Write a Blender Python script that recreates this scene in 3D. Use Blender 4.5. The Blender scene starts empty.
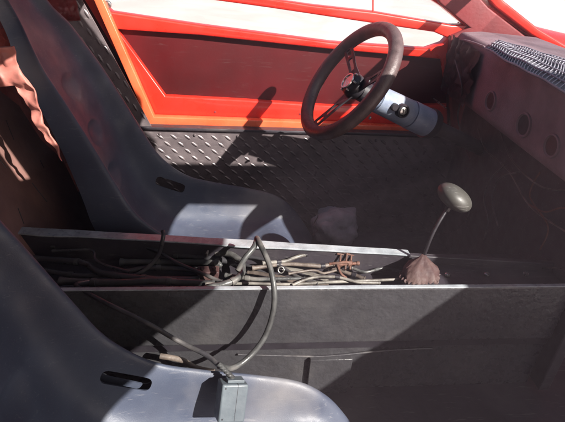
import bpy, bmesh, math, random
from mathutils import Vector, Matrix, noise
random.seed(7)
S = bpy.context.scene
COL = S.collection
# ------------------------------------------------------------------ camera
TH, YAW, ROLL, FPX = math.radians(30), math.radians(7), math.radians(4), 489.0
CAM = Vector((0, 0, 1.05))
Fw = Vector((math.sin(YAW)*math.cos(TH), math.cos(YAW)*math.cos(TH), -math.sin(TH)))
Rt = Fw.cross(Vector((0, 0, 1))).normalized(); Up = Rt.cross(Fw)
R2 = Rt*math.cos(ROLL) + Up*math.sin(ROLL); U2 = -Rt*math.sin(ROLL) + Up*math.cos(ROLL)
cd = bpy.data.cameras.new('camera'); cam = bpy.data.objects.new('camera', cd); COL.objects.link(cam)
cam.matrix_world = Matrix.Translation(CAM) @ Matrix((R2, U2, -Fw)).transposed().to_4x4()
cd.sensor_width = 36; cd.lens = 36*FPX/565; cd.clip_start = 0.02; cd.clip_end = 500
S.camera = cam
# ------------------------------------------------------------------ sky, sun, exposure
D = Vector((-0.60, 0.65, -0.65)).normalized()        # the way the sunlight travels
w = bpy.data.worlds.new('World'); S.world = w; w.use_nodes = True
nt = w.node_tree; bg = nt.nodes['Background']
sky = nt.nodes.new('ShaderNodeTexSky'); sky.sky_type = 'NISHITA'; sky.sun_disc = False
sky.sun_elevation = math.asin(-D.z); sky.sun_rotation = math.atan2(-D.x, -D.y)
sky.dust_density = 2.0
nt.links.new(sky.outputs[0], bg.inputs[0]); bg.inputs[1].default_value = 0.05
sl = bpy.data.lights.new('sun', 'SUN'); sun = bpy.data.objects.new('sun', sl); COL.objects.link(sun)
sl.energy = 5.0; sl.angle = math.radians(0.5); sl.color = (1, 0.95, 0.88)
sun.rotation_euler = D.to_track_quat('-Z', 'Y').to_euler(); sun.location = (4, -4, 5)
S.view_settings.view_transform = 'Standard'; S.view_settings.look = 'None'
S.view_settings.exposure = 1.45; S.view_settings.gamma = 1
S.render.engine = 'CYCLES'

# ------------------------------------------------------------------ helpers
def ray(px, py): return Fw + R2*((px-282.5)/FPX) - U2*((py-211)/FPX)
def P(px, py, ax, v):
    d = ray(px, py); return CAM + d*((v-CAM[ax])/d[ax])
def PX(px, py, v): return P(px, py, 0, v)
def PY(px, py, v): return P(px, py, 1, v)
def PZ(px, py, v): return P(px, py, 2, v)
def PN(px, py, o, n):
    d = ray(px, py); return CAM + d*((Vector(o)-CAM).dot(n)/d.dot(n))

def mat(name, col, rough=.5, metal=0, col2=None, nscale=20, bump=0, bscale=150, rvar=.15, spec=.5, scratch=0, coat=0, dust=0):
    m = bpy.data.materials.new(name); m.use_nodes = True
    n, l = m.node_tree.nodes, m.node_tree.links; b = n['Principled BSDF']
    tc = n.new('ShaderNodeTexCoord')
    def nz(s, det=6):
        t = n.new('ShaderNodeTexNoise'); t.inputs['Scale'].default_value = s; t.inputs['Detail'].default_value = det
        l.new(tc.outputs['Object'], t.inputs['Vector']); return t
    t1 = nz(nscale); r = n.new('ShaderNodeValToRGB')
    r.color_ramp.elements[0].position = .35; r.color_ramp.elements[1].position = .68
    c2 = col2 or tuple(c*.65 for c in col)
    r.color_ramp.elements[0].color = (*c2, 1); r.color_ramp.elements[1].color = (*col, 1)
    l.new(t1.outputs['Fac'], r.inputs[0]); out = r.outputs[0]
    if dust:
        t3 = nz(nscale*.35, 8); r3 = n.new('ShaderNodeValToRGB'); r3.color_ramp.elements[0].position = .5; r3.color_ramp.elements[1].position = .72
        r3.color_ramp.elements[1].color = (dust, dust, dust, 1); l.new(t3.outputs['Fac'], r3.inputs[0])
        mx = n.new('ShaderNodeMix'); mx.data_type = 'RGBA'; l.new(r3.outputs[0], mx.inputs[0]); l.new(out, mx.inputs[6])
        mx.inputs[7].default_value = (.34, .31, .28, 1); out = mx.outputs[2]
    if scratch:
        v = n.new('ShaderNodeTexNoise'); v.inputs['Scale'].default_value = 60; v.inputs['Detail'].default_value = 3; v.inputs['Distortion'].default_value = 1.5
        mp = n.new('ShaderNodeMapping'); mp.inputs['Scale'].default_value = (.25, 2, 3); mp.inputs['Rotation'].default_value = (.4, .8, .3)
        l.new(tc.outputs['Object'], mp.inputs[0]); l.new(mp.outputs[0], v.inputs['Vector'])
        r4 = n.new('ShaderNodeValToRGB'); r4.color_ramp.elements[0].position = .63; r4.color_ramp.elements[1].position = .70
        r4.color_ramp.elements[1].color = (scratch,)*3+(1,); l.new(v.outputs['Fac'], r4.inputs[0])
        mx = n.new('ShaderNodeMix'); mx.data_type = 'RGBA'; l.new(r4.outputs[0], mx.inputs[0]); l.new(out, mx.inputs[6])
        mx.inputs[7].default_value = (.5, .48, .46, 1); out = mx.outputs[2]
    l.new(out, b.inputs['Base Color'])
    t2 = nz(nscale*2.3); mr = n.new('ShaderNodeMapRange')
    mr.inputs['From Min'].default_value = .3; mr.inputs['From Max'].default_value = .7
    mr.inputs['To Min'].default_value = max(.04, rough-rvar); mr.inputs['To Max'].default_value = min(1, rough+rvar)
    l.new(t2.outputs['Fac'], mr.inputs['Value']); l.new(mr.outputs[0], b.inputs['Roughness'])
    b.inputs['Metallic'].default_value = metal; b.inputs['Specular IOR Level'].default_value = spec
    b.inputs['Coat Weight'].default_value = coat; b.inputs['Coat Roughness'].default_value = .08
    if bump:
        tb = nz(bscale, 8); bp = n.new('ShaderNodeBump'); bp.inputs['Strength'].default_value = bump; bp.inputs['Distance'].default_value = .002
        l.new(tb.outputs['Fac'], bp.inputs['Height']); l.new(bp.outputs[0], b.inputs['Normal'])
    return m
def glassmat(name, tint, gl=.08):
    m = bpy.data.materials.new(name); m.use_nodes = True; n, l = m.node_tree.nodes, m.node_tree.links
    n.remove(n['Principled BSDF']); o = n['Material Output']
    a = n.new('ShaderNodeBsdfTransparent'); a.inputs[0].default_value = (*tint, 1)
    g = n.new('ShaderNodeBsdfGlossy'); g.inputs['Roughness'].default_value = .06
    t = n.new('ShaderNodeTexNoise'); t.inputs['Scale'].default_value = 4
    mr = n.new('ShaderNodeMapRange'); mr.inputs['To Min'].default_value = gl*.5; mr.inputs['To Max'].default_value = gl*1.5
    l.new(t.outputs['Fac'], mr.inputs['Value'])
    x = n.new('ShaderNodeMixShader'); l.new(mr.outputs[0], x.inputs[0]); l.new(a.outputs[0], x.inputs[1]); l.new(g.outputs[0], x.inputs[2]); l.new(x.outputs[0], o.inputs[0])
    return m
M = dict(
 red=mat('red_paint', (.74, .028, .014), .32, col2=(.66, .022, .012), nscale=6, coat=.5, bump=.05, bscale=30),
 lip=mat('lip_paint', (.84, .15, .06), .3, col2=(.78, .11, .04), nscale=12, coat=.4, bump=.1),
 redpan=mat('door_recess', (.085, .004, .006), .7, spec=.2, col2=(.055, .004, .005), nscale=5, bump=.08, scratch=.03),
 dark_red=mat('pillar_shade_red', (.20, .022, .025), .6, col2=(.14, .018, .02), nscale=8, bump=.4, bscale=90),  # dark red puts the pillar's shadow into the colour; also on screws
 dark=mat('black_paint', (.040, .034, .042), .5, nscale=14, bump=.25, bscale=90, scratch=.12, dust=.15),
 tunnel=mat('tunnel_paint', (.044, .043, .047), .30, col2=(.036, .035, .038), nscale=25, bump=.9, bscale=70, dust=.06),
 rim=mat('worn_glint_rim', (.36, .39, .42), .32, metal=0, col2=(.22, .24, .26), nscale=30, bump=.3, scratch=.4, dust=.4),  # pale tone holds the near edge's sun glint, plus scratches and dust
 seat=mat('seat_plastic', (.064, .076, .110), .54, col2=(.044, .052, .080), nscale=9, bump=.15, bscale=420, scratch=.10, dust=.45),
 tread=mat('tread_plate', (.17, .14, .145), .40, metal=.2, col2=(.11, .09, .095), nscale=22, bump=.3, scratch=.2),
 board=mat('board', (.24, .12, .10), .85, nscale=10, bump=.6, bscale=60),
 pink=mat('primer', (.50, .20, .16), .6, col2=(.36, .11, .085), nscale=18, bump=.8, bscale=30),
 redcloth=mat('red_foil', (.28, .05, .05), .35, nscale=20, bump=1.0, bscale=25),
 steel=mat('bright_steel', (.62, .60, .57), .28, metal=.9, nscale=40, bump=.2),
 alu=mat('column_paint', (.22, .26, .34), .42, col2=(.15, .18, .25), nscale=28, bump=.25, scratch=.4, dust=.4),
 leather=mat('wheel_leather', (.105, .070, .070), .42, nscale=40, bump=.4, bscale=400),
 blackp=mat('black_plastic', (.025, .022, .027), .4, nscale=20, bump=.2),
 rubber=mat('hose_rubber', (.065, .066, .066), .42, col2=(.035, .035, .035), nscale=35, bump=.3, dust=.5),
 cable=mat('cable_jacket', (.045, .043, .048), .38, nscale=40, bump=.2, dust=.3),
 pale=mat('pale_tube', (.22, .205, .18), .5, col2=(.07, .062, .055), nscale=40, bump=.3, dust=.4),
 tan=mat('dusty_tube', (.15, .12, .10), .55, col2=(.06, .045, .038), nscale=40, bump=.4),
 rust=mat('rusty_metal', (.12, .07, .055), .7, metal=.3, col2=(.14, .06, .04), nscale=60, bump=.7),
 boot=mat('boot_leather', (.085, .048, .042), .72, col2=(.045, .018, .018), nscale=25, bump=.5, bscale=120),
 knob=mat('knob_plastic', (.06, .058, .052), .48, col2=(.05, .048, .043), nscale=12, coat=.1, scratch=.2),
 box=mat('connector_plastic', (.095, .115, .13), .42, col2=(.075, .09, .105), nscale=20, bump=.15),
 rag=mat('rag_cloth', (.45, .42, .47), .9, nscale=20, bump=.8, bscale=200),
 conc=mat('concrete', (.78, .66, .60), .9, col2=(.66, .54, .48), nscale=1.5, bump=.3, bscale=20),
 duct=mat('white_duct', (.30, .29, .33), .55, col2=(.20, .19, .23), nscale=20, bump=.2),
 dash=mat('dash_vinyl', (.21, .145, .165), .7, col2=(.15, .10, .115), nscale=14, bump=.5, bscale=220, scratch=.05),
 glass=glassmat('window_glass', (.93, .93, .93)), )

def setp(o, label=None, cat=None, group=None, kind=None):
    for k, v in (('label', label), ('category', cat), ('group', group), ('kind', kind)):
        if v: o[k] = v
    return o
def empty(name, loc, label, cat, group=None):
    o = bpy.data.objects.new(name, None); o.location = loc; COL.objects.link(o); o.empty_display_size = .05
    return setp(o, label, cat, group)
def link(name, me, m, parent=None, smooth=True):
    o = bpy.data.objects.new(name, me); COL.objects.link(o)
    if not me.materials: me.materials.append(m)
    for p in me.polygons: p.use_smooth = smooth
    if parent:
        o.parent = parent
        q = parent; off = Vector((0, 0, 0))
        while q: off += q.location; q = q.parent
        o.location = -off
    return o
def fin(name, bm, m, parent=None, smooth=True, bevel=0, sub=0, angle=35):
    bmesh.ops.recalc_face_normals(bm, faces=bm.faces)
    me = bpy.data.meshes.new(name); bm.to_mesh(me); bm.free()
    o = link(name, me, m, parent, smooth)
    if bevel:
        b = o.modifiers.new('b', 'BEVEL'); b.width = bevel; b.segments = 3; b.limit_method = 'ANGLE'; b.angle_limit = math.radians(30)
    if sub:
        s = o.modifiers.new('s', 'SUBSURF'); s.levels = s.render_levels = sub
    if smooth and not sub:
        me.set_sharp_from_angle(angle=math.radians(angle))
    return o
def box(bm, a, b, mtx=None):
    r = bmesh.ops.create_cube(bm, size=1)['verts']
    a, b = Vector(a), Vector(b)
    for v in r:
        v.co = Vector([(a[i]+b[i])/2 + v.co[i]*(b[i]-a[i]) for i in range(3)])
        if mtx: v.co = mtx @ v.co
    return r
def boxo(name, a, b, m, parent=None, bevel=.003):
    bm = bmesh.new(); box(bm, a, b); return fin(name, bm, m, parent, True, bevel)
def smoothpts(pts, n=8, closed=False):
    pts = [Vector(p) for p in pts]; N = len(pts)
    if N < 3: return [pts[0].lerp(pts[-1], i/n) for i in range(n+1)]
    out = []; rng = N if closed else N-1
    g = lambda i: pts[i % N] if closed else pts[max(0, min(N-1, i))]
    for i in range(rng):
        p0, p1, p2, p3 = g(i-1), g(i), g(i+1), g(i+2)
        for k in range(n):
            t = k/n
            out.append(.5*((2*p1)+(p2-p0)*t+(2*p0-5*p1+4*p2-p3)*t*t+(3*p1-p0-3*p2+p3)*t**3))
    if not closed: out.append(pts[-1])
    return out
def sweep(bm, pts, r, seg=12, closed=False, smooth=8, flat=1.0, ribs=None):
    pts = smoothpts(pts, smooth, closed) if smooth else [Vector(p) for p in pts]
    N = len(pts); rings = []; nrm = None
    for i, p in enumerate(pts):
        a = pts[(i-1) % N] if closed or i else p; b = pts[(i+1) % N] if closed or i < N-1 else p
        t = (b-a).normalized()
        if nrm is None:
            nrm = t.cross(Vector((0, 0, 1)))
            if nrm.length < .1: nrm = t.cross(Vector((0, 1, 0)))
        nrm = (nrm - t*nrm.dot(t)).normalized(); bi = t.cross(nrm)
        rr = r(i/(N-1)) if callable(r) else r
        rings.append([bm.verts.new(p + (nrm*math.cos(2*math.pi*k/seg) + bi*flat*math.sin(2*math.pi*k/seg))*rr) for k in range(seg)])
    for i in range(N if closed else N-1):
        A, B = rings[i], rings[(i+1) % N]
        for k in range(seg): bm.faces.new((A[k], A[(k+1) % seg], B[(k+1) % seg], B[k]))
    if not closed: bm.faces.new(rings[0][::-1]); bm.faces.new(rings[-1])
    return rings
def tube(name, pts, r, m, parent=None, **kw):
    bm = bmesh.new(); sweep(bm, pts, r, **kw); return fin(name, bm, m, parent)
def lathe(bm, prof, o, ax, seg=32, cap=True):
    """prof: (distance along ax, radius)"""
    ax = Vector(ax).normalized(); u = ax.cross(Vector((0, 0, 1)))
    if u.length < .1: u = ax.cross(Vector((0, 1, 0)))
    u.normalize(); v = ax.cross(u); o = Vector(o); R = []
    for (d, r) in prof:
        R.append([bm.verts.new(o + ax*d + (u*math.cos(2*math.pi*k/seg)+v*math.sin(2*math.pi*k/seg))*max(r, .0002)) for k in range(seg)])
    for A, B in zip(R, R[1:]):
        for k in range(seg): bm.faces.new((A[k], A[(k+1) % seg], B[(k+1) % seg], B[k]))
    if cap: bm.faces.new(R[0][::-1]); bm.faces.new(R[-1])
def polyplate(name, loops, th, m, parent, fn, bevel=.003):
    """flat panel from 2-D outlines (first outer, the rest openings); fn(a, b, c) -> world"""
    cu = bpy.data.curves.new(name, 'CURVE'); cu.dimensions = '2D'; cu.fill_mode = 'BOTH'
    for lp in loops:
        s = cu.splines.new('POLY'); s.points.add(len(lp)-1); s.use_cyclic_u = True
        for q, (a, b) in zip(s.points, lp): q.co = (a, b, 0, 1)
    cu.extrude = max(th/2-bevel, .0004); cu.bevel_depth = bevel; cu.bevel_resolution = 2; cu.offset = -bevel
    t = bpy.data.objects.new('tmp', cu); COL.objects.link(t)
    me = bpy.data.meshes.new_from_object(t.evaluated_get(bpy.context.evaluated_depsgraph_get()))
    bpy.data.objects.remove(t); bpy.data.curves.remove(cu)
    for v in me.vertices: v.co = fn(*v.co)
    bm = bmesh.new(); bm.from_mesh(me); bmesh.ops.remove_doubles(bm, verts=bm.verts, dist=.00005)
    bpy.data.meshes.remove(me)
    return fin(name, bm, m, parent)
def rnd(lp, r=.02, n=5):
    """round the corners of an outline"""
    out = []; N = len(lp)
    for i in range(N):
        p, a, b = Vector(lp[i]), Vector(lp[i-1]), Vector(lp[(i+1) % N])
        da, db = (a-p), (b-p); k = min(r, da.length*.45, db.length*.45)
        p0, p2 = p+da.normalized()*k, p+db.normalized()*k
        for j in range(n+1):
            t = j/n; q = p0*(1-t)**2 + p*2*t*(1-t) + p2*t*t; out.append((q.x, q.y))
    return out
def yz(pxs, y): return [(PY(a, b, y).x, PY(a, b, y).z) for a, b in pxs]
def yplate(name, pxloops, y, th, m, parent, bevel=.003, r=0):
    ls = [yz(l, y) for l in pxloops]
    if r: ls = [rnd(l, r) for l in ls]
    return polyplate(name, ls, th, m, parent, lambda a, b, c: Vector((a, y+c, b)), bevel)

# ------------------------------------------------------------------ ground
bm = bmesh.new(); bmesh.ops.create_grid(bm, x_segments=4, y_segments=4, size=60)
for v in bm.verts: v.co.z = -.16
setp(fin('ground', bm, M['conc'], None, False), 'pale sunlit concrete ground outside the car', None, None, 'structure')

# ------------------------------------------------------------------ car body
body = empty('sports_car', (0, .8, 0), 'bare cabin of a red kit car with recessed door panel and tread plate sill', 'car')
boxo('floor_pan', (-.8, -.02, .0), (1.7, 1.62, .03), M['dark'], body)
# far side kick / outer side below the door opening
boxo('sill', (-.9, 1.612, .03), (1.7, 1.74, .437), M['dark'], body, .006)
boxo('sill', (-.9, -.12, .0), (1.7, -.03, .20), M['red'], body, .02)
boxo('firewall', (1.68, -.0, .0), (1.72, 1.62, .72), M['dark'], body)
# door aperture flange: thin lit lip of the body
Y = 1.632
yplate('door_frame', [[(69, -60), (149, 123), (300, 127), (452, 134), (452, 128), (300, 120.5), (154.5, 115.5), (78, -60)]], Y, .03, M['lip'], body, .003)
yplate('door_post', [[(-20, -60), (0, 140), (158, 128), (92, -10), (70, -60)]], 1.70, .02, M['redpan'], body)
# front pillar of the far side
yplate('front_pillar', [[(395, -60), (436, 2), (466, 26), (447, 34), (444, 60), (450, 134), (520, 134), (600, 110), (600, 62), (552, 52), (520, 34), (484, 6), (425, -60)]], 1.668, .07, M['dark_red'], body, .006)
yplate('pillar_lip', [[(432, -60), (486, 4), (521, 31), (552, 49), (600, 60), (600, 54), (556, 42), (528, 25), (494, -2), (448, -60)]], 1.70, .14, M['red'], body, .006)
# outer wing seen beyond the windscreen
bm = bmesh.new()
prof = [(-.0, .0), (.03, .035), (.10, .055), (.22, .05), (.34, .0), (.40, -.12), (.41, -.5)]
xs = [.93, 1.0, 1.1, 1.3, 1.5, 1.8, 2.1]
g = [[bm.verts.new((x, 1.72+a, .80 - .03*i + b)) for a, b in prof] for i, x in enumerate(xs)]
for A, B in zip(g, g[1:]):
    for k in range(len(prof)-1): bm.faces.new((A[k], A[k+1], B[k+1], B[k]))
fin('wing', bm, M['red'], body, sub=2)
# tread plate: sill kick plate and strip up the door post
def tread(name, pxloop, y, th, m, parent, tilt=0, z0=None):
    lp = yz(pxloop, y)
    o = polyplate(name, [lp], th, m, parent, lambda a, b, c: Vector((a, y+c, b)), .001)
    me = o.data; bm = bmesh.new(); bm.from_mesh(me)
    def inside(x, z):
        c = False
        for i in range(len(lp)):
            (x1, z1), (x2, z2) = lp[i], lp[i-1]
            if (z1 > z) != (z2 > z) and x < (x2-x1)*(z-z1)/(z2-z1)+x1: c = not c
        return c
    xs = [p[0] for p in lp]; zs = [p[1] for p in lp]; st = .046; j = 0; z = min(zs)
    while z < max(zs):
        x = min(xs) + (st/2 if j % 2 else 0); k = 0
        while x < max(xs):
            ang = math.radians(-38 + tilt)
            ux, uz = math.cos(ang), math.sin(ang)
            if all(inside(x+sx*.016*ux, z+sx*.016*uz) for sx in (-1, 1)):
                L, W, H = .0165, .0045, .0028
                ring = [(-L, 0), (-L*.5, W), (L*.5, W), (L, 0), (L*.5, -W), (-L*.5, -W)]
                vb = [bm.verts.new((x+a*ux-b*uz, y-th/2+.0003, z+a*uz+b*ux)) for a, b in ring]
                vt = [bm.verts.new((x+a*.62*ux-b*.4*uz, y-th/2-H, z+a*.62*uz+b*.4*ux)) for a, b in ring]
                bm.faces.new(vt)
                for q in range(6): bm.faces.new((vb[q], vb[(q+1) % 6], vt[(q+1) % 6], vt[q]))
            x += st; k += 1
        z += st*.56; j += 1
    bmesh.ops.recalc_face_normals(bm, faces=bm.faces)
    bm.to_mesh(me); bm.free(); me.set_sharp_from_angle(angle=math.radians(50)); return o
tp = tread('kick_plate', [(40, 128), (150, 129), (300, 132), (455, 139), (640, 150), (640, 320), (60, 320)], 1.598, .004, M['tread'], body)
tread('tread_strip', [(52, 0), (80, -4), (96, 24), (152, 127), (30, 127), (20, 0)], 1.596, .004, M['tread'], body, tilt=-25)
boxo('sill_trim', (-.50, 1.585, .4375), (.80, 1.63, .4475), M['dark'], body, .003)
for i, px in enumerate((160, 195, 238, 282, 330, 376, 420)):
    p = PY(px, 134+(px-160)*.03, 1.594); bm = bmesh.new(); lathe(bm, [(0, .005), (.002, .0045), (.003, .002), (.0032, 0)], p, (0, -1, 0), 12); fin('rivet', bm, M['tread'], body)
# crumpled red lining up behind the far seat
def crumple(name, pts, nu, nv, amp, sc, m, parent, th=.002, nrm=None):
    a, b, c, d = [Vector(p) for p in pts]; bm = bmesh.new(); n = (b-a).cross(d-a).normalized()
    g = []
    for j in range(nv+1):
        row = []
        for i in range(nu+1):
            p = a.lerp(b, i/nu).lerp(d.lerp(c, i/nu), j/nv)
            h = abs(noise.noise(p*sc))*2 + .6*abs(noise.noise(p*sc*2.7+Vector((3, 1, 7))))
            row.append(bm.verts.new(p + n*h*amp))
        g.append(row)
    for j in range(nv):
        for i in range(nu): bm.faces.new((g[j][i], g[j][i+1], g[j+1][i+1], g[j+1][i]))
    bmesh.ops.solidify(bm, geom=bm.faces[:], thickness=th)
    return fin(name, bm, m, parent)
crumple('post_lining', [PY(40, 24, 1.565), PY(82, 20, 1.565), PY(74, -12, 1.565), PY(40, -12, 1.565)], 30, 24, .012, 22, M['redcloth'], body)
# sloping bulkhead behind the seats
BO = Vector((-.45, 0, .3)); BN = Vector((1, 0, .42)).normalized()
def slope(px, py, off): return PN(px, py, BO - BN*off, BN)
def sloplate(name, pxl, off, th, m, parent, bevel=.002):
    u = Vector((0, 1, 0)); v = BN.cross(u).normalized(); o = BO - BN*off
    lp = [((slope(a, b, off)-o).dot(u), (slope(a, b, off)-o).dot(v)) for a, b in pxl]
    return polyplate(name, [lp], th, m, parent, lambda a, b, c: o+u*a+v*b+BN*c, bevel)
u = Vector((0, 1, 0)); v = BN.cross(u).normalized(); o_ = BO - BN*.12
polyplate('bulkhead', [[(-.1, -.95), (1.6, -.95), (1.6, .45), (-.1, .45)]], .01, M['dark'], body, lambda a, b, c: o_+u*a+v*b+BN*c, .002)
bp = [slope(*q, .07) for q in ((-14, 30), (30, 22), (90, 190), (30, 190))]
crumple('bulkhead_lining', bp, 50, 60, .014, 26, M['pink'], body)
# unseen panels added to shape the sun patches: rear, centre spine, front
def shade_roof(name, pts, m=M['dark'], z=1.12, th=.03, hole=None):
    return polyplate(name, [rnd(pts, .03)]+([hole] if hole else []), th, m, body, lambda a, b, c: Vector((a, b, z+th/2+c)), .006)
shade_roof('shade_roof', [(-1.3, .775), (.47, .775), (.45, .84), (.33, .90), (.28, 1.0), (.04, 1.14), (-.15, 1.26), (-.2, 1.66), (-1.3, 1.66)])
# slit cut in the added panels to let sun onto the cloth strip
STRIP = [(-50, 54), (14, 45), (20, 68), (33, 84), (44, 116), (63, 160), (49, 143), (33, 119), (22, 99), (13, 86), (-50, 90)]
def up(q):
    p = PY(q[0], q[1], 1.03); t = (1.12-p.z)/D.z; r = p + D*t; return Vector((r.x, r.y))
s0_, s1_ = up((0, 62)), up((58, 152)); sd = (s1_-s0_).normalized(); sn = Vector((-sd.y, sd.x))*.021
s0_ += sd*.01; s1_ += sd*.02
slit = [s0_-sn, s1_-sn, s1_+sn, s0_+sn]
def clip(poly, a, b, keep):
    # half-plane clip, keep = +1 or -1 side of the line a-b
    out = []; nn = Vector((-(b-a).y, (b-a).x))*keep
    for i in range(len(poly)):
        p, q = poly[i-1], poly[i]; dp, dq = (p-a).dot(nn), (q-a).dot(nn)
        if (dp >= 0) != (dq >= 0): out.append(p + (q-p)*(dp/(dp-dq)))
        if dq >= 0: out.append(q)
    return out
def roofcut(name, pts, z, th=.03):
    pts = [Vector(p) for p in pts]; A = clip(pts, slit[0], slit[1], -1); B = clip(pts, slit[3], slit[2], 1)
    mid = clip(clip(pts, slit[0], slit[1], 1), slit[3], slit[2], -1)
    ends = [clip(mid, slit[0], slit[3], 1), clip(mid, slit[1], slit[2], -1)]
    for k, pl in enumerate([A, B]+ends):
        if len(pl) > 2: polyplate(name, [[(p.x, p.y) for p in pl]], th, M['dark'], body, lambda a, b, c, z=z: Vector((a, b, z+th/2+c)), .001)
roofcut('shade_roof', [(-1.3, -.75), (.56, -.75), (.66, .02), (.70, .57), (-1.3, .57)], 1.123)
roofcut('shade_spine', [(-1.3, .574), (1.12, .574), (.97, .76), (-1.3, .76)], 1.121, .028)
shade_roof('shade_header', [(1.24, -.75), (2.3, -.75), (2.3, .45), (1.18, .45), (.985, .66), (.975, 1.66), (.93, 1.66), (.935, .80), (1.14, .40), (1.24, .1)], z=1.118, th=.026)  # unseen; added and shaped to end the sun patch at the right
# windscreen from the header down to the cowl
bm = bmesh.new()
q = [bm.verts.new(p) for p in ((1.06, 1.62, 1.115), (1.30, .25, 1.115), (1.75, .1, .80), (1.62, 1.66, .80))]
bm.faces.new(q); bmesh.ops.solidify(bm, geom=bm.faces[:], thickness=.004)
fin('windscreen', bm, M['glass'], body, False)
# cowl ahead of the dash
boxo('cowl', (1.25, -.02, .70), (1.75, 1.70, .765), M['red'], body, .02)

# unseen panel added to block low sky light and ground bounce
boxo('shade_panel', (-1.2, -.80, .18), (.62, -.76, 1.118), M['redpan'], body, .01)
# ------------------------------------------------------------------ far door
pane1 = [(98, -1), (113, 11), (200, 24), (330, 41), (425, 47.5), (441, 42), (446, 37), (432, 31), (350, 19), (270, 7), (190, -4), (110, -14)]
pane2 = [(262, -3), (310, 4), (373, 11), (450, 24), (462, 24), (440, 6), (400, -20), (300, -24)]
rec = [(118, 28), (200, 34), (330, 48), (440, 58), (447, 103), (330, 104), (240, 98), (166, 94)]
outer = [(50, -70), (82, -8), (156, 117), (300, 122.5), (447, 129.5), (451, 40), (468, 24), (436, -20), (400, -70)]
door = yplate('door', [outer, pane1, pane2, rec], 1.672, .045, M['red'], body, .007)
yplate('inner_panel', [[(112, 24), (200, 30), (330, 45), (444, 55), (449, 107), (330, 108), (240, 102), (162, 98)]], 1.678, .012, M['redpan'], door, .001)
for pn in (pane1, pane2):
    c = Vector((sum(a for a, b in pn)/len(pn), sum(b for a, b in pn)/len(pn)))
    yplate('window_pane', [[(c.x+(a-c.x)*1.012, c.y+(b-c.y)*1.06) for a, b in pn]], 1.676, .004, M['glass'], door, .0005)
tube('window_divider', [PY(373, -12, 1.668), PY(373, 12, 1.668)], .0025, M['red'], door)
for (a, b) in ((150, 107), (215, 112), (300, 114), (370, 117), (100, 35), (122, 75)):
    q_ = PY(a, b, 1.6495); bm = bmesh.new(); lathe(bm, [(0, .0042), (.0015, .004), (.0022, .002), (.0022, 0)], q_, (0, -1, 0), 12); fin('screw', bm, M['dark_red'], door)
p = PY(107, 5, 1.645)
bm = bmesh.new(); lathe(bm, [(0, .012), (.012, .012), (.015, .009), (.016, 0)], p+Vector((0, .012, 0)), (0, -1, 0), 20); box(bm, p+Vector((-.03, -.006, -.006)), p+Vector((.0, .0, .006)))
fin('door_catch', bm, M['steel'], door)

# ------------------------------------------------------------------ dashboard
dash = empty('dashboard', (.9, .9, .6), 'dark maroon dashboard with bare panel face and corrugated white duct on top', 'dashboard')
bm = bmesh.new()
prof = [(.735, .60), (.722, .62), (.722, .775), (.735, .795), (.80, .80), (1.0, .79), (1.0, .60)]
ys = [1.60, 1.45, 1.2, .9, .6, .3, .05]
g = []
for y in ys:
    dx = .0 if y > .9 else (.9-y)*.95
    g.append([bm.verts.new((x+dx, y, z)) for x, z in prof])
for A, B in zip(g, g[1:]):
    for k in range(len(prof)): bm.faces.new((A[k], A[(k+1) % len(prof)], B[(k+1) % len(prof)], B[k]))
bm.faces.new(g[0]); bm.faces.new(g[-1][::-1])
fin('dash_panel', bm, M['dash'], dash, bevel=.008)
# darker end section nearest the far pillar with ragged edge
crumple('dash_end_trim', [(.712, 1.60, .61), (.712, 1.39, .61), (.715, 1.39, .775), (.715, 1.60, .785)], 26, 20, .010, 30, M['dark'], dash)
for (a, b, r) in ((491, 101, .024), (524, 125, .027), (552, 146, .024)):
    p = PX(a, b, .722)
    bm = bmesh.new(); lathe(bm, [(0, r*1.18), (.004, r*1.15), (.005, r*1.02), (.002, r*.95), (.001, r*.9)], p, (-1, 0, 0), 32, cap=False); bz = fin('gauge_bezel', bm, M['dash'], dash)
    bm = bmesh.new(); lathe(bm, [(0, r*.95), (.0012, r*.93), (.0012, 0)], p, (-1, 0, 0), 32); fin('gauge_face', bm, M['blackp'], bz)
# duct: corrugated sheet lying on top
A, B, C_, D_ = PZ(484, 49, .803), PZ(501, 42, .803), PZ(640, 82, .803), PZ(640, 134, .803)
def dq(t, r_): return A.lerp(B, r_).lerp(D_.lerp(C_, r_), t) + Vector((0, 0, .004*noise.noise(Vector((t*7, r_*2, 0)))+.006*math.sin(r_*math.pi)))
bm = bmesh.new(); NT = 60; g = [[bm.verts.new(dq(i/NT, j/10)) for i in range(NT+1)] for j in range(11)]
for j in range(10):
    for i in range(NT): bm.faces.new((g[j][i], g[j][i+1], g[j+1][i+1], g[j+1][i]))
bmesh.ops.solidify(bm, geom=bm.faces[:], thickness=.002)
du_ = fin('air_duct', bm, M['duct'], dash)
bm = bmesh.new()
for r_ in (.0, .2, .4, .6, .8, 1.0): sweep(bm, [dq(k/40, r_)+Vector((0, 0, .003)) for k in range(41)], .0022, 8, smooth=0)
for k in range(1, 44):
    t = k/44+.003*math.sin(k*5); sweep(bm, [dq(t+.012*math.sin(q_*1.1+k*.2), q_/8)+Vector((0, 0, .0025)) for q_ in range(9)], .0012, 6, smooth=0)
fin('grille', bm, M['duct'], du_)
tube('dash_edge_trim', [PX(447, 37, .75), PX(470, 42, .72), PX(484, 47, .715)], .004, M['dash'], dash)
tube('trim_clip', [PX(432, 97, .70), PX(438, 102, .70), PX(446, 108, .70)], lambda t: .0035*(1-abs(t-.6)), M['steel'], dash)
# structure under the dash
bm = bmesh.new(); box(bm, (.80, .80, .05), (.83, 1.58, .60)); fin('under_panel', bm, M['dark'], dash, bevel=.004)

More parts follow.
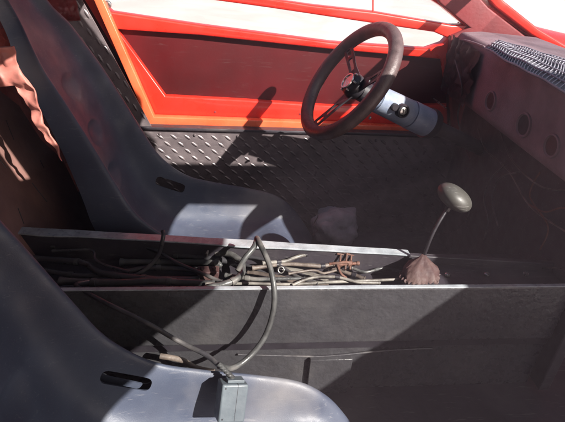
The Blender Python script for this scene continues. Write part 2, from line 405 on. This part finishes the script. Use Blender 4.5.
# ------------------------------------------------------------------ steering column and wheel
n = Vector((math.cos(math.radians(35))*math.cos(math.radians(10)), math.cos(math.radians(35))*math.sin(math.radians(10)), -math.sin(math.radians(35)))).normalized()
WC = PY(348, 81, 1.30)
wa = n.cross(Vector((0, 0, 1))).normalized(); wb = wa.cross(n).normalized()
wheel = empty('steering_wheel', WC, 'three spoke steering wheel with thick dark leather rim in front of the red door', 'steering wheel')
tube('rim', [WC+(wa*math.cos(t)+wb*math.sin(t))*.162 for t in [2*math.pi*k/24 for k in range(24)]], .0188, M['leather'], wheel, closed=True, seg=20, smooth=4)
for ang in (90+180, 90+60, 90-60):
    t = math.radians(ang); e = wa*math.cos(t)+wb*math.sin(t); s = n.cross(e)
    def fn(a, b, c): return WC + e*a + s*b + n*(.030 - .030*max(0, (a-.03)/.12)) + n*c
    lp = [(.02, -.022), (.07, -.014), (.158, -.017), (.158, .017), (.07, .014), (.02, .022)]
    hole = [(.065, -.006), (.105, -.0065), (.105, .0065), (.065, .006)]
    hole2 = [(.115, -.0065), (.138, -.0075), (.138, .0075), (.115, .0065)]
    polyplate('spoke', [lp, rnd(hole, .005), rnd(hole2, .005)], .004, M['blackp'], wheel, fn, .0008)
bm = bmesh.new(); lathe(bm, [(.045, .02), (.04, .032), (.02, .034), (.012, .032), (.004, .026), (0, .015), (-.001, 0)], WC, n); hub = fin('hub', bm, M['blackp'], wheel)
bm = bmesh.new(); lathe(bm, [(.0, .0225), (-.004, .0225), (-.004, .019), (-.001, .018)], WC, n); fin('hub_ring', bm, M['steel'], hub)
for k in range(6):
    t = 2*math.pi*k/6+.3; q = WC + (wa*math.cos(t)+wb*math.sin(t))*.027 + n*.004
    bm = bmesh.new(); lathe(bm, [(.004, .003), (-.003, .003), (-.004, .002), (-.004, 0)], q, n, 10); fin('bolt', bm, M['steel'], hub)
cax = (PY(431, 125, 1.36) - (WC + n*.05)).normalized()
col = empty('steering_column', WC+n*.06, 'pale blue grey steering column tube with round ignition lock beside the wheel', 'steering column')
q0 = WC + n*.045
L = (PY(431, 125, 1.36) - q0).length
bm = bmesh.new(); lathe(bm, [(-.005, .018), (.0, .027), (.03, .029), (.034, .029)], q0, cax); fin('boss', bm, M['blackp'], col)
bm = bmesh.new(); lathe(bm, [(.034, .028), (.036, .036), (.040, .039), (.052, .039), (.054, .035), (.058, .035), (.060, .038)], q0, cax); fin('collar', bm, M['alu'], col)
sp = L*.66
bm = bmesh.new(); lathe(bm, [(.060, .034), (.062, .038), (sp-.002, .041), (sp, .039)], q0, cax, 40); hs = fin('upper_housing', bm, M['alu'], col)
bm = bmesh.new(); lathe(bm, [(sp, .037), (sp+.004, .037), (sp+.004, .0415), (sp+.006, .0425), (L-.006, .043), (L, .038), (L, .02)], q0, cax, 40); fin('lower_housing', bm, M['alu'], col)
bm = bmesh.new(); lathe(bm, [(L-.004, .022), (L+.35, .022)], q0, cax, 20); fin('shaft_tube', bm, M['dark'], col)
bm = bmesh.new(); lathe(bm, [(L-.020, .0435), (L-.020, .047), (L-.004, .047), (L+.004, .044)], q0, cax, 32); fin('clamp', bm, M['blackp'], col)
lc = q0 + cax*(sp*.70); toc = (CAM-lc).normalized(); toc = (toc - cax*toc.dot(cax)).normalized()
bm = bmesh.new(); lathe(bm, [(.025, .0195), (.050, .0195), (.053, .018), (.053, .0145), (.046, .014), (.046, 0)], lc, toc, 28); lk = fin('ignition_lock', bm, M['blackp'], col)
bm = bmesh.new(); lathe(bm, [(.046, .0115), (.051, .0115), (.052, .010), (.052, 0)], lc, toc, 24)
box(bm, (-.0012, -.007, .0), (.0012, .007, .004), Matrix.Translation(lc+toc*.0515) @ toc.to_track_quat('Z', 'Y').to_matrix().to_4x4()); fin('key_barrel', bm, M['steel'], lk)
st = lc - cax*.028 + toc*.028
bm = bmesh.new(); lathe(bm, [(0, .011), (.018, .011), (.02, .009), (.02, 0)], st, toc, 18); fin('stalk_socket', bm, M['blackp'], col)
for k, (a, b) in enumerate(((366, 103), (370, 118))):
    p = PY(a, b, 1.27); bm = bmesh.new(); lathe(bm, [(0, .004), (.01, .004), (.012, .002), (.0122, 0)], p, (-.3, -1, .3), 12); fin('grub_screw', bm, M['steel'], col)

# ------------------------------------------------------------------ bucket seats
def make_seat(label):
    root = empty('bucket_seat', (0, 0, 0), label, 'car seat', 'moulded plastic bucket seats')
    # ridge of the side bolsters in side view (x, z), bolster depth, half width
    K = [(-.60, 1.06, .030, .105), (-.555, .975, .032, .115), (-.515, .90, .034, .125), (-.485, .835, .036, .135), (-.455, .785, .042, .170), (-.425, .725, .048, .192),
         (-.385, .655, .056, .198), (-.335, .56, .070, .198), (-.285, .46, .090, .198), (-.235, .372, .118, .198), (-.155, .305, .15, .198),
         (-.06, .278, .14, .198), (.05, .258, .12, .198), (.15, .232, .095, .198), (.215, .185, .06, .196), (.262, .125, .03, .19), (.30, .065, .015, .18)]
    k3 = smoothpts([(a, b, c) for a, b, c, d in K], 5); kw = smoothpts([(d, 0, 0) for a, b, c, d in K], 5)
    sec = [(1.03, 1.05), (1.045, .8), (1.05, .5), (1.05, .22), (1.04, .06), (1.01, -.01), (.975, .03), (.94, .16), (.90, .42), (.85, .68), (.76, .88), (.62, .97), (.42, 1.0), (.2, 1.0), (0, 1.0)]
    sec = [(-a, b) for a, b in sec] + [(a, b) for a, b in sec[-2::-1]]
    bm = bmesh.new(); rows = []
    N = len(k3)
    for i, q in enumerate(k3):
        a, b = k3[max(0, i-1)], k3[min(N-1, i+1)]; tx, tz = b.x-a.x, b.y-a.y; l = math.hypot(tx, tz)
        nx, nz = tz/l, -tx/l          # away from the sitter
        if i == 0: pass
        hw = kw[i].x
        hn = hw - .045*max(0, min(1, (q.y-.42)/.28))
        rows.append([bm.verts.new((q.x + nx*q.z*d, s*(hw if s > 0 else hn), q.y + nz*q.z*d)) for s, d in sec])
    for A, B in zip(rows, rows[1:]):
        for k in range(len(sec)-1): bm.faces.new((A[k], A[k+1], B[k+1], B[k]))
    bmesh.ops.recalc_face_normals(bm, faces=bm.faces)
    me = bpy.data.meshes.new('shell'); bm.to_mesh(me); bm.free()
    o = link('shell', me, M['seat'])
    s = o.modifiers.new('s', 'SUBSURF'); s.levels = s.render_levels = 2
    me0 = bpy.data.meshes.new_from_object(o.evaluated_get(bpy.context.evaluated_depsgraph_get())); o.modifiers.clear(); o.data = me0
    for v_ in me0.vertices:
        for (cx, cz) in ((-.452, .640), (-.392, .515), (-.325, .395)):
            du = ((v_.co.x-cx)*-.42 + (v_.co.z-cz)*.9); dw = (v_.co.x-cx)*.9+(v_.co.z-cz)*.42
            if abs(dw) > .09 or abs(v_.co.y) > .13: continue
            a_ = abs(v_.co.y-.055)/.052; b_ = du/(.030 if du > 0 else .050); q_ = a_*a_+b_*b_
            if q_ < 1: v_.co += Vector((-.9, 0, -.42))*.017*(1-q_)**.8
    so = o.modifiers.new('t', 'SOLIDIFY'); so.thickness = .005; so.offset = 0
    # strap slots
    cuts = []
    def cutter(loop, o0, eu, ev, en, h):
        cu = bmesh.new(); A = [cu.verts.new(o0+eu*a+ev*b-en*h) for a, b in loop]; B = [cu.verts.new(o0+eu*a+ev*b+en*h) for a, b in loop]
        cu.faces.new(A[::-1]); cu.faces.new(B)
        for k in range(len(A)): cu.faces.new((A[k], A[(k+1) % len(A)], B[(k+1) % len(A)], B[k]))
        bmesh.ops.recalc_face_normals(cu, faces=cu.faces); mm = bpy.data.meshes.new('c'); cu.to_mesh(mm); cu.free()
        co = bpy.data.objects.new('c', mm); COL.objects.link(co); cuts.append(co)
        md = o.modifiers.new('b', 'BOOLEAN'); md.object = co; md.operation = 'DIFFERENCE'; md.solver = 'EXACT'
    Xx, Yy, Zz = Vector((1, 0, 0)), Vector((0, 1, 0)), Vector((0, 0, 1))
    for sgn in (-1, 1):
        c = Vector((-.205, sgn*.19, .272)); t = Vector((.90, 0, -.33)).normalized()
        cutter(rnd([(-.050, -.017), (.050, -.017), (.050, .017), (-.050, .017)], .017), c, t, Yy.cross(t), Vector((-.12, .9, -.44)).normalized() if sgn > 0 else Yy, .045)
    dg = bpy.context.evaluated_depsgraph_get(); m2 = bpy.data.meshes.new_from_object(o.evaluated_get(dg))
    o.modifiers.clear(); o.data = m2
    for c in cuts: bpy.data.objects.remove(c)
    m2.materials.clear(); m2.materials.append(M['seat'])
    for p in m2.polygons: p.use_smooth = True
    m2.set_sharp_from_angle(angle=math.radians(40))
    o.parent = root
    for y in (-.13, .13):
        bm = bmesh.new(); box(bm, (-.22, y-.012, -.0), (.2, y+.012, .028))
        r = fin('mounting_rail', bm, M['dark'], root, bevel=.002); r.location.z = .03
    return root
seat = make_seat('far dark blue grey plastic bucket seat behind the steering wheel, facing the wheel'); seat.location = (0, 1.32, 0)
def dup(root, **kw):
    r = root.copy(); COL.objects.link(r)
    for ch in root.children:
        c = ch.copy(); COL.objects.link(c); c.parent = r
    return r
seat2 = dup(seat); seat2.location = (0, .515, -.025)
seat2['label'] = 'near plastic bucket seat in the lower left corner, under the grey connector box'

# crumpled sunlit cloth hanging between the seats
cl = yplate('cloth_strip', [STRIP], 1.03, .006, M['pink'], None, .002)
bm = bmesh.new(); bm.from_mesh(cl.data)
bmesh.ops.triangulate(bm, faces=bm.faces[:])
for _ in range(4): bmesh.ops.subdivide_edges(bm, edges=[e for e in bm.edges if e.calc_length() > .008], cuts=1, use_grid_fill=False); bmesh.ops.triangulate(bm, faces=bm.faces[:])
for v_ in bm.verts: v_.co.y += .016*(noise.noise(v_.co*24)+.5*noise.noise(v_.co*60)); v_.co.x += .006*noise.noise(v_.co*35+Vector((5, 0, 0)))
bm.to_mesh(cl.data); bm.free()
for p_ in cl.data.polygons: p_.use_smooth = True
setp(cl, 'crumpled salmon pink cloth strip in the sun, left of the far seat back', 'cloth')

# board leaning behind the near seat
bd = sloplate('board', [(-40, 40), (0, 92), (18, 106), (40, 140), (62, 160), (110, 262), (60, 300), (-60, 300)], .03, .008, M['board'], None)
setp(bd, 'rough dark brown board with cut marks standing behind the seats', 'board')
for (a, b, c, d) in ((32, 183, 47, 202), (6, 120, 14, 140), (0, 160, 6, 168), (18, 208, 24, 224), (40, 160, 44, 168)):
    bm = bmesh.new(); sweep(bm, [slope(a, b, .0255), slope(c, d, .0255)], .0012, 6, smooth=0); fin('cut_mark', bm, M['blackp'], bd)

# ------------------------------------------------------------------ centre tunnel
con = empty('center_console', (0, .93, 0), 'black painted open tunnel console running between the two seats', 'console')
bm = bmesh.new(); box(bm, (-.72, .83, .205), (.80, .846, .370)); fin('side_wall', bm, M['tunnel'], con, bevel=.005)
boxo('seam_strip', (-.72, .838, .179), (.80, .858, .2045), M['blackp'], con, .002)
boxo('lower_panel', (-.72, .843, .03), (.80, .860, .1785), M['tunnel'], con, .003)
boxo('tray_floor', (-.72, .8465, .300), (.80, 1.05, .308), M['dark'], con, .001)
def farwall(x): return 1.045 - .095*(x+.49)/.95
bm = bmesh.new()
for z0, z1, w0, w1 in ((.03, .372, 0, .014),):
    A = [bm.verts.new((x, farwall(x)+w, z)) for x, w, z in ((-.72, w0, z0), (.80, w0, z0), (.80, w1, z0), (-.72, w1, z0))]
    B = [bm.verts.new((x, farwall(x)+w, z)) for x, w, z in ((-.72, w0, z1), (.80, w0, z1), (.80, w1, z1), (-.72, w1, z1))]
    bm.faces.new(A); bm.faces.new(B)
    for k in range(4): bm.faces.new((A[k], A[(k+1) % 4], B[(k+1) % 4], B[k]))
fin('side_wall', bm, M['dark'], con, bevel=.002)
bm = bmesh.new(); pts = []
xs = [-.70+.02*i for i in range(58)]
for s_, zz in ((0, .3722), (0, .3762), (1, .3762), (1, .3722)): pts.append((s_, zz))
g = [[bm.verts.new((x, farwall(x) + (-.004 - .006*max(0, math.sin(x*13+1))**3 if s_ == 0 else .024-.010*max(0, x)) , zz+.0012*noise.noise(Vector((x*9, 0, 0))))) for s_, zz in pts] for x in xs if x < .45]
for A, B in zip(g, g[1:]):
    for k in range(4): bm.faces.new((A[k], A[(k+1) % 4], B[(k+1) % 4], B[k]))
bm.faces.new(g[0]); bm.faces.new(g[-1])
fin('rim_strip', bm, M['rim'], con, bevel=.0012)
boxo('rim_strip', (-.72, .8275, .3705), (.80, .838, .3735), M['rim'], con, .0012)  # pale strip drawn as the sun glint along the near edge
boxo('end_plate', (.47, .851, .315), (.80, .955, .350), M['dark'], con, .004)
for (x, y) in ((-.62, .86), (.52, .90), (.62, .90), (.72, .90)):
    bm = bmesh.new(); lathe(bm, [(0, .007), (.004, .007), (.005, .005), (.005, 0)], (x, y, .352 if x > 0 else .308), (0, 0, 1), 6); fin('bolt', bm, M['steel'], con)
# bracket low down by the near seat front
bk = boxo('side_bracket', (.195, .829, .03), (.30, .8425, .150), M['tunnel'], con, .002)
tube('side_pipe', [(.02, .838, .166), (.15, .837, .158), (.24, .836, .156), (.38, .838, .168), (.5, .839, .172)], .0025, M['cable'], con)

# ------------------------------------------------------------------ hoses and tubes lying in the tray
G = 'hoses and tubes lying in the tunnel tray'
def hose(px, r, m, label, cat='hose', name='hose', z=.338, **kw):
    pts = []
    for q in px:
        zz = q[2] if len(q) > 2 else z
        pts.append(PZ(q[0], q[1], zz))
    if len(pts) > 2: pts = [p + Vector(noise.noise_vector(p*60))*.0016 for p in smoothpts(pts, 3)]
    sd_ = random.random()*9; rr = lambda t, r=r: r*(1+.10*noise.noise(Vector((t*9, sd_, 0)))+(.22 if t < .03 or t > .97 else 0))
    o = tube(name, pts, rr, M[m], None, **kw); setp(o, label, cat, G)
    L_ = smoothpts(pts, 6)
    if name in ('hose', 'tube') and len(L_) > 14 and 'flat' not in kw:
        for f in ((.22, .24), (.70, .72)) if r > .0044 else ((.5, .52),):
            i0 = int(f[0]*len(L_)); a_, b_ = L_[i0], L_[min(len(L_)-1, i0+2)]; dd = (b_-a_).normalized()
            bm = bmesh.new(); lathe(bm, [(0, r*1.05), (.0005, r*1.22), (.011, r*1.25), (.0115, r*1.05)], a_, dd, 14); fin('tape_band', bm, M['blackp' if m in ('pale', 'tan') else 'rubber'], o)
    return o
hose([(185, 251, .335), (205, 252, .34), (226, 253, .348), (240, 261, .35), (242, 272, .35), (233, 281, .35), (212, 287, .345), (196, 291, .335)], .0078, 'rubber', 'thick grey hose bent in a hook over the tray, left of the black loop')
hose([(120, 262, .325), (175, 262, .325), (212, 263, .335), (222, 266, .33)], .0075, 'rubber', 'straight grey hose ending inside the bend of the hooked hose')
hose([(262, 263, .352), (285, 261, .352), (304, 255, .355), (320, 253, .355)], .0045, 'pale', 'short pale tube bending up toward the far rim of the tray', 'tube', 'tube')
hose([(252, 268, .345), (290, 264, .345), (318, 266, .342), (334, 264, .342)], .005, 'tan', 'dusty tan tube leading to the rusty valve', 'tube', 'tube')
hose([(248, 272, .33), (275, 276, .335), (300, 283, .335), (328, 284, .33)], .0065, 'tan', 'flat dusty tan hose running along the near side of the tray', flat=.5)
hose([(283, 268, .332), (300, 271, .336), (318, 276, .338), (328, 281, .335)], .007, 'pale', 'short flattened pale strip below the tan tube', 'strip', 'strip', flat=.35)
hose([(205, 284, .34), (250, 283.5, .342), (290, 284, .342), (350, 281.5, .342), (409, 279, .342)], .0036, 'pale', 'long thin pale rod along the near rim of the tray', 'rod', 'rod')
hose([(292, 285, .345), (312, 278, .35), (335, 277, .352), (358, 282, .348), (380, 283, .342)], .0034, 'pale', 'thin pale tube arched over the long rod', 'tube', 'tube')
hose([(330, 264, .345), (340, 263, .35), (352, 262, .35)], .0035, 'rust', 'short rusty pipe stub at the valve', 'pipe', 'pipe')
hose([(-5, 243, .33), (60, 246, .335), (120, 247, .33), (185, 256, .33), (240, 262, .325)], .0085, 'cable', 'upper of the black hoses lying in the shaded left end of the tray')
hose([(20, 258, .33), (80, 262, .335), (100, 272, .335), (150, 279, .33), (200, 279, .325)], .0075, 'cable', 'black hose sagging through the middle of the shaded left end')
hose([(60, 281, .33), (110, 283, .335), (160, 281, .335), (215, 284, .33)], .0085, 'rubber', 'grey hose nearest the near rim in the shaded left end')
hose([(52, 251, .345), (90, 250, .35), (98, 262, .35), (130, 272, .34)], .0035, 'cable', 'thin black wire kinked over the black hoses', 'wire', 'wire')
hose([(240, 262, .335), (262, 272, .33), (276, 280, .33), (285, 290, .325)], .004, 'cable', 'thin black wire crossing under the black loop', 'wire', 'wire')
hose([(300, 262, .325), (330, 268, .32), (350, 274, .32), (365, 279, .32)], .005, 'tan', 'tan tube diving below the rusty valve', 'tube', 'tube')
hose([(206, 254, .36), (208, 251, .362), (207, 257, .35)], .002, 'pale', 'small pale clip on the hooked hose', 'clip', 'clip')
hose([(30, 268, .322), (90, 276, .322), (150, 268, .325), (200, 271, .32)], .006, 'cable', 'lowest black hose weaving under the others in the shaded left end')
hose([(120, 240, .35), (150, 248, .35), (176, 262, .345), (205, 275, .34), (222, 282, .34)], .0045, 'cable', 'black cable slanting from the far rim down to the hooked hose', 'cable', 'tray_cable')
hose([(245, 257, .34), (262, 259, .345), (280, 266, .345), (298, 277, .34), (318, 284, .34)], .0042, 'cable', 'black cable slanting across the pale tubes', 'cable', 'tray_cable')
hose([(225, 275, .335), (258, 279, .34), (300, 279, .338), (318, 283, .335)], .005, 'rubber', 'grey hose tucked under the pale tubes right of the hooked hose')
hose([(268, 254, .33), (296, 259, .33), (322, 258, .325), (350, 256, .32), (392, 262, .32)], .0045, 'cable', 'black cable close to the far wall behind the rusty valve', 'cable', 'tray_cable')
hose([(288, 274, .35), (312, 270, .35), (324, 273, .345), (336, 270, .345)], .0028, 'tan', 'thin tan wire twisted under the valve', 'wire', 'tray_wire')
hose([(352, 268, .33), (366, 272, .33), (384, 268, .33), (402, 272, .33)], .0035, 'rubber', 'dark hose running from the valve to the lever boot')
hose([(385, 259, .345), (393, 257, .35), (398, 262, .345)], .004, 'pale', 'small pale bracket end beside the lever boot', 'bracket', 'bracket', flat=.5)
# ring clip
p = PZ(281, 270, .345)
o = tube('pipe_clip', [p+Vector((math.cos(t)*.007, math.sin(t)*.004, math.sin(t)*.006)) for t in [k*math.pi/4 for k in range(8)]], .0016, M['steel'], None, closed=True, seg=8)
setp(o, 'small steel ring clip on the tubes right of the black loop', 'clip', None)
# rusty block
a = PZ(197, 281, .31); bm = bmesh.new(); box(bm, (a.x, a.y, .31), (a.x+.052, a.y+.028, .335)); 
for t in (.012, .040): lathe(bm, [(0, .006), (.006, .006), (.0065, 0)], (a.x+t, a.y+.014, .334), (0, 0, 1), 6)
setp(fin('junction_block', bm, M['boot'], None, bevel=.003), 'reddish brown block on the tray floor left of the hooked hose', 'block')
# rusty valve
vp = PZ(345, 264, .345)
val = empty('valve', vp, 'rusty little valve with crossed handles in the middle of the tray', 'valve')
bm = bmesh.new(); lathe(bm, [(-.022, .004), (-.018, .0065), (-.008, .0065), (-.007, .0045), (.006, .0045), (.007, .007), (.016, .007), (.017, .004), (.028, .004), (.03, .0055), (.036, .0055)], vp, (1, .05, .02), 14); fin('valve_body', bm, M['rust'], val)
for dx, l in ((-.013, .022), (.002, .026), (.014, .020)):
    bm = bmesh.new(); q = vp+Vector((dx, 0, 0)); sweep(bm, [q+Vector((-.003, -.012, -.008)), q, q+Vector((.002, .012, l))], .0024, 8, smooth=4); sweep(bm, [q+Vector((-.007, .012, l)), q+Vector((.009, .012, l-.002))], .002, 8, smooth=2); fin('handle', bm, M['rust'], val)
bm = bmesh.new(); q = vp+Vector((-.02, -.004, 0)); sweep(bm, [q, q+Vector((.006, -.02, -.01)), q+Vector((.02, -.026, -.02))], .003, 8); fin('elbow', bm, M['rust'], val)

# ------------------------------------------------------------------ gear lever
gp = PZ(419, 278, .352)
gl = empty('gear_lever', gp, 'gear lever with big flattened grey green knob and gathered reddish leather boot', 'gear lever')
KN = PY(454.5, 197.5, .96); top = PZ(424, 254, .398)
bm = bmesh.new(); seg = 72; R = []
prof = [(0, 1.0), (.05, 1.03), (.10, 1.0), (.16, .90), (.3, .90), (.5, .78), (.68, .50), (.86, .22), (1, .10)]
for t, r in prof:
    ring = []
    for k in range(seg):
        a = 2*math.pi*k/seg
        fr = (.030 if t < .12 else 0)*math.cos(a*24) + (.16*math.sin(a*3+1+t*4) + .10*math.sin(a*7+t*6) + .25*noise.noise(Vector((math.cos(a)*2, math.sin(a)*2, t*4))) - .16*(1-abs(math.sin(a*5.5+t*2.5)))**3)*math.sin(t*math.pi)
        c = Vector((gp.x, gp.y, .352)).lerp(top, t)
        ring.append(bm.verts.new(c + Vector((math.cos(a)*.047, math.sin(a)*.036, 0))*r*(1+fr) + Vector((0, 0, .004*math.sin(a*26+1) if t < .12 else 0))))
    R.append(ring)
for A, B in zip(R, R[1:]):
    for k in range(seg): bm.faces.new((A[k], A[(k+1) % seg], B[(k+1) % seg], B[k]))
bm.faces.new(R[0][::-1]); bm.faces.new(R[-1]); fin('boot', bm, M['boot'], gl, angle=80)
bm = bmesh.new(); lathe(bm, [(0, .043), (.004, .044), (.010, .041), (.012, .036)], Vector((gp.x, gp.y, .345)), (0, 0, 1), 48); o = fin('boot_ring', bm, M['blackp'], gl)
tube('lever_rod', [top-Vector((.0, 0, .02)), PY(434, 231, .925), KN], .0042, M['blackp'], gl)
bm = bmesh.new(); ld = (KN-PY(434, 231, .925)).normalized(); lathe(bm, [(-.038, .0055), (-.036, .007), (-.022, .007), (-.020, .010), (-.0, .011)], KN, ld, 6); fin('lock_nut', bm, M['blackp'], gl)
la = (KN - top).normalized(); 
# flattened knob, its flat side square to the picture's lever
bm = bmesh.new(); kax = (U2*.66 + R2*.58 + Vector((0, -.25, .35))).normalized()
kp = [(.0255*math.sin(t), .0445*math.cos(t)**.9 if math.cos(t) > 0 else 0) for t in [math.radians(-88+176*i/20) for i in range(21)]]
lathe(bm, kp, KN, kax, 40); fin('knob', bm, M['knob'], gl)

# ------------------------------------------------------------------ connector box with its two cables
bc = P(231, 400, 1, .655)
cb = empty('connector_box', bc, 'small light grey connector box hanging on black cables above the near seat', 'connector')
ax_u = (U2*.98 + R2*.12); ax_r = (R2*.93 + Fw*.36 - U2*.1); ax_r = (ax_r - ax_u*ax_r.dot(ax_u)).normalized(); ax_f = ax_u.cross(ax_r)
ax_u.normalize()
MB_ = Matrix.Translation(bc) @ Matrix((ax_r, ax_f, ax_u)).transposed().to_4x4()
k_ = (bc-CAM).dot(Fw)/FPX
W, H, T = 13.5*k_, 19*k_, 10*k_
bm = bmesh.new(); box(bm, (-W, -T, -H), (W, T, H), MB_); fin('housing', bm, M['box'], cb, bevel=.0035)
bm = bmesh.new(); box(bm, (W*.18, -T-.0003, -H*.9), (W*.18+.0007, T+.0003, H+.0003), MB_); fin('seam', bm, M['blackp'], cb)
bm = bmesh.new(); box(bm, (-W*.55, -T*.6, H), (W*.75, T*.6, H+3*k_), MB_); fin('lid', bm, M['box'], cb, bevel=.0015)
for (a, b) in ((-.72, .8), (-.72, -.8)):
    bm = bmesh.new(); lathe(bm, [(0, .0016), (.0006, .0015), (.0006, 0)], MB_ @ Vector((W*a, -T, H*b)), -ax_f, 12); fin('screw', bm, M['blackp'], cb)
s0 = MB_ @ Vector((0, 0, H+2*k_)); s1 = P(219, 364, 1, .70)
bm = bmesh.new(); hel = []
for i in range(90):
    t = i/89; a = t*2*math.pi*6; c = s0.lerp(s1, t); hel.append(c + (ax_r*math.cos(a)+ax_f*math.sin(a))*.0062)
sweep(bm, hel, .0017, 6, smooth=0); sweep(bm, [s0, s1], .0048, 10, smooth=3); fin('strain_relief', bm, M['rubber'], cb)
def cabl(px, r, m='cable'):
    return tube('cable', [P(a, b, 1, y) for a, b, y in px], r, M[m], cb, seg=14)
cabl([(219, 366, .70), (206, 355, .73), (180, 342, .76), (145, 322, .78), (108, 304, .80), (84, 291, .836), (76, 285, .87), (88, 282, .90), (112, 281, .93), (140, 273, .95), (157, 257, .965), (163, 238, .975), (163, 231, .99)], .0050)
cabl([(219, 366, .70), (232, 368, .72), (248, 358, .745), (264, 338, .77), (273, 312, .79), (274, 288, .81), (269, 264, .85), (260, 244, .90), (257, 238, .93)], .0062, 'rubber')
cabl([(257, 238, .93), (254, 247, .90), (245, 258, .88), (238, 270, .87)], .0062, 'rubber')
# metal pipe stub by the seat edge
o = tube('pipe_stub', [P(160, 356, 1, .795), P(181, 360, 1, .79), P(196, 368, 1, .775), P(214, 372, 1, .76)], .0065, M['tan'], None)
setp(o, 'short dull metal pipe stub between near seat edge and tunnel', 'pipe')

# ------------------------------------------------------------------ floor bits beyond the tunnel
bm = bmesh.new(); bmesh.ops.create_icosphere(bm, subdivisions=5, radius=1)
rc = PZ(337, 226, .10)
for v in bm.verts:
    q = v.co.copy(); h = 1+.30*noise.noise(q*1.6)+.16*abs(noise.noise(q*3.4))
    v.co = rc + Vector((q.x*.085*h, q.y*.07*h, max(-.07, q.z*.075*h)))
setp(fin('rag', bm, M['rag'], None), 'crumpled grey rag on the dark floor in front of the far seat', 'rag')
o = tube('strap_end', [PY(313, 235, 1.47), PY(318, 229, 1.47), PY(314, 224, 1.47), PY(318, 216, 1.47), PY(315, 214, 1.47)], .0045, M['pale'], None, flat=.3, seg=8)
setp(o, 'small curled yellowish strap end beside the front of the far seat', 'strap')
# loose wires under the dash
WL = ['long loose black wire arching down left of the others under the dash', 'second loose black wire bowed beside the gear knob under the dash', 'short black wire curling down behind the gear knob', 'thin reddish wire hanging under the right of the dash', 'slack black wire low down at the right under the dash', 'thin black wire hanging straight from the dash end',
      'grey wire sagging just below the lower edge of the dash', 'long grey wire falling from the steering column to the lower right', 'wavy reddish wire dropping from the right of the dash']
for (pts, lb, m_) in (
    ([(505, 165), (490, 180), (484, 200), (488, 222), (484, 240)], WL[0], 'rubber'),
    ([(520, 172), (500, 178), (492, 198), (498, 226)], WL[1], 'rubber'),
    ([(470, 200), (466, 222), (450, 232), (438, 234)], WL[2], 'rubber'),
    ([(530, 205), (545, 212), (562, 208), (590, 212)], WL[3], 'rust'),
    ([(470, 262), (510, 272), (550, 268), (600, 276)], WL[4], 'cable'),
    ([(455, 60), (462, 90), (458, 120), (470, 160)], WL[5], 'cable'),
    ([(500, 130), (512, 160), (540, 186), (570, 190)], WL[6], 'rubber'),
    ([(478, 128), (486, 150), (508, 170), (530, 206), (566, 232)], WL[7], 'rubber'),
    ([(540, 172), (530, 196), (548, 226), (540, 250)], WL[8], 'rust')):
    o = tube('wire', [PX(a, b, .775 if b > 110 else .70) for a, b in pts], .0022, M[m_], None, seg=8); setp(o, lb, 'wire', 'loose wires under the dash')

# ------------------------------------------------------------------ thin volume added to stand in for lens veil
bm = bmesh.new(); box(bm, (-70, -70, -1.2), (70, 70, 1.35))
hm = bpy.data.materials.new('lens_veil'); hm.use_nodes = True; hn = hm.node_tree.nodes
hn.remove(hn['Principled BSDF']); hv = hn.new('ShaderNodeVolumePrincipled'); hv.inputs['Color'].default_value = (.97, .76, .90, 1)
hv.inputs['Density'].default_value = .038; hv.inputs['Anisotropy'].default_value = .0
hm.node_tree.links.new(hv.outputs[0], hn['Material Output'].inputs['Volume'])
setp(fin('lens_veil', bm, hm, None, False), 'thin pale veil added in place of lens glare', None, None, 'stuff')
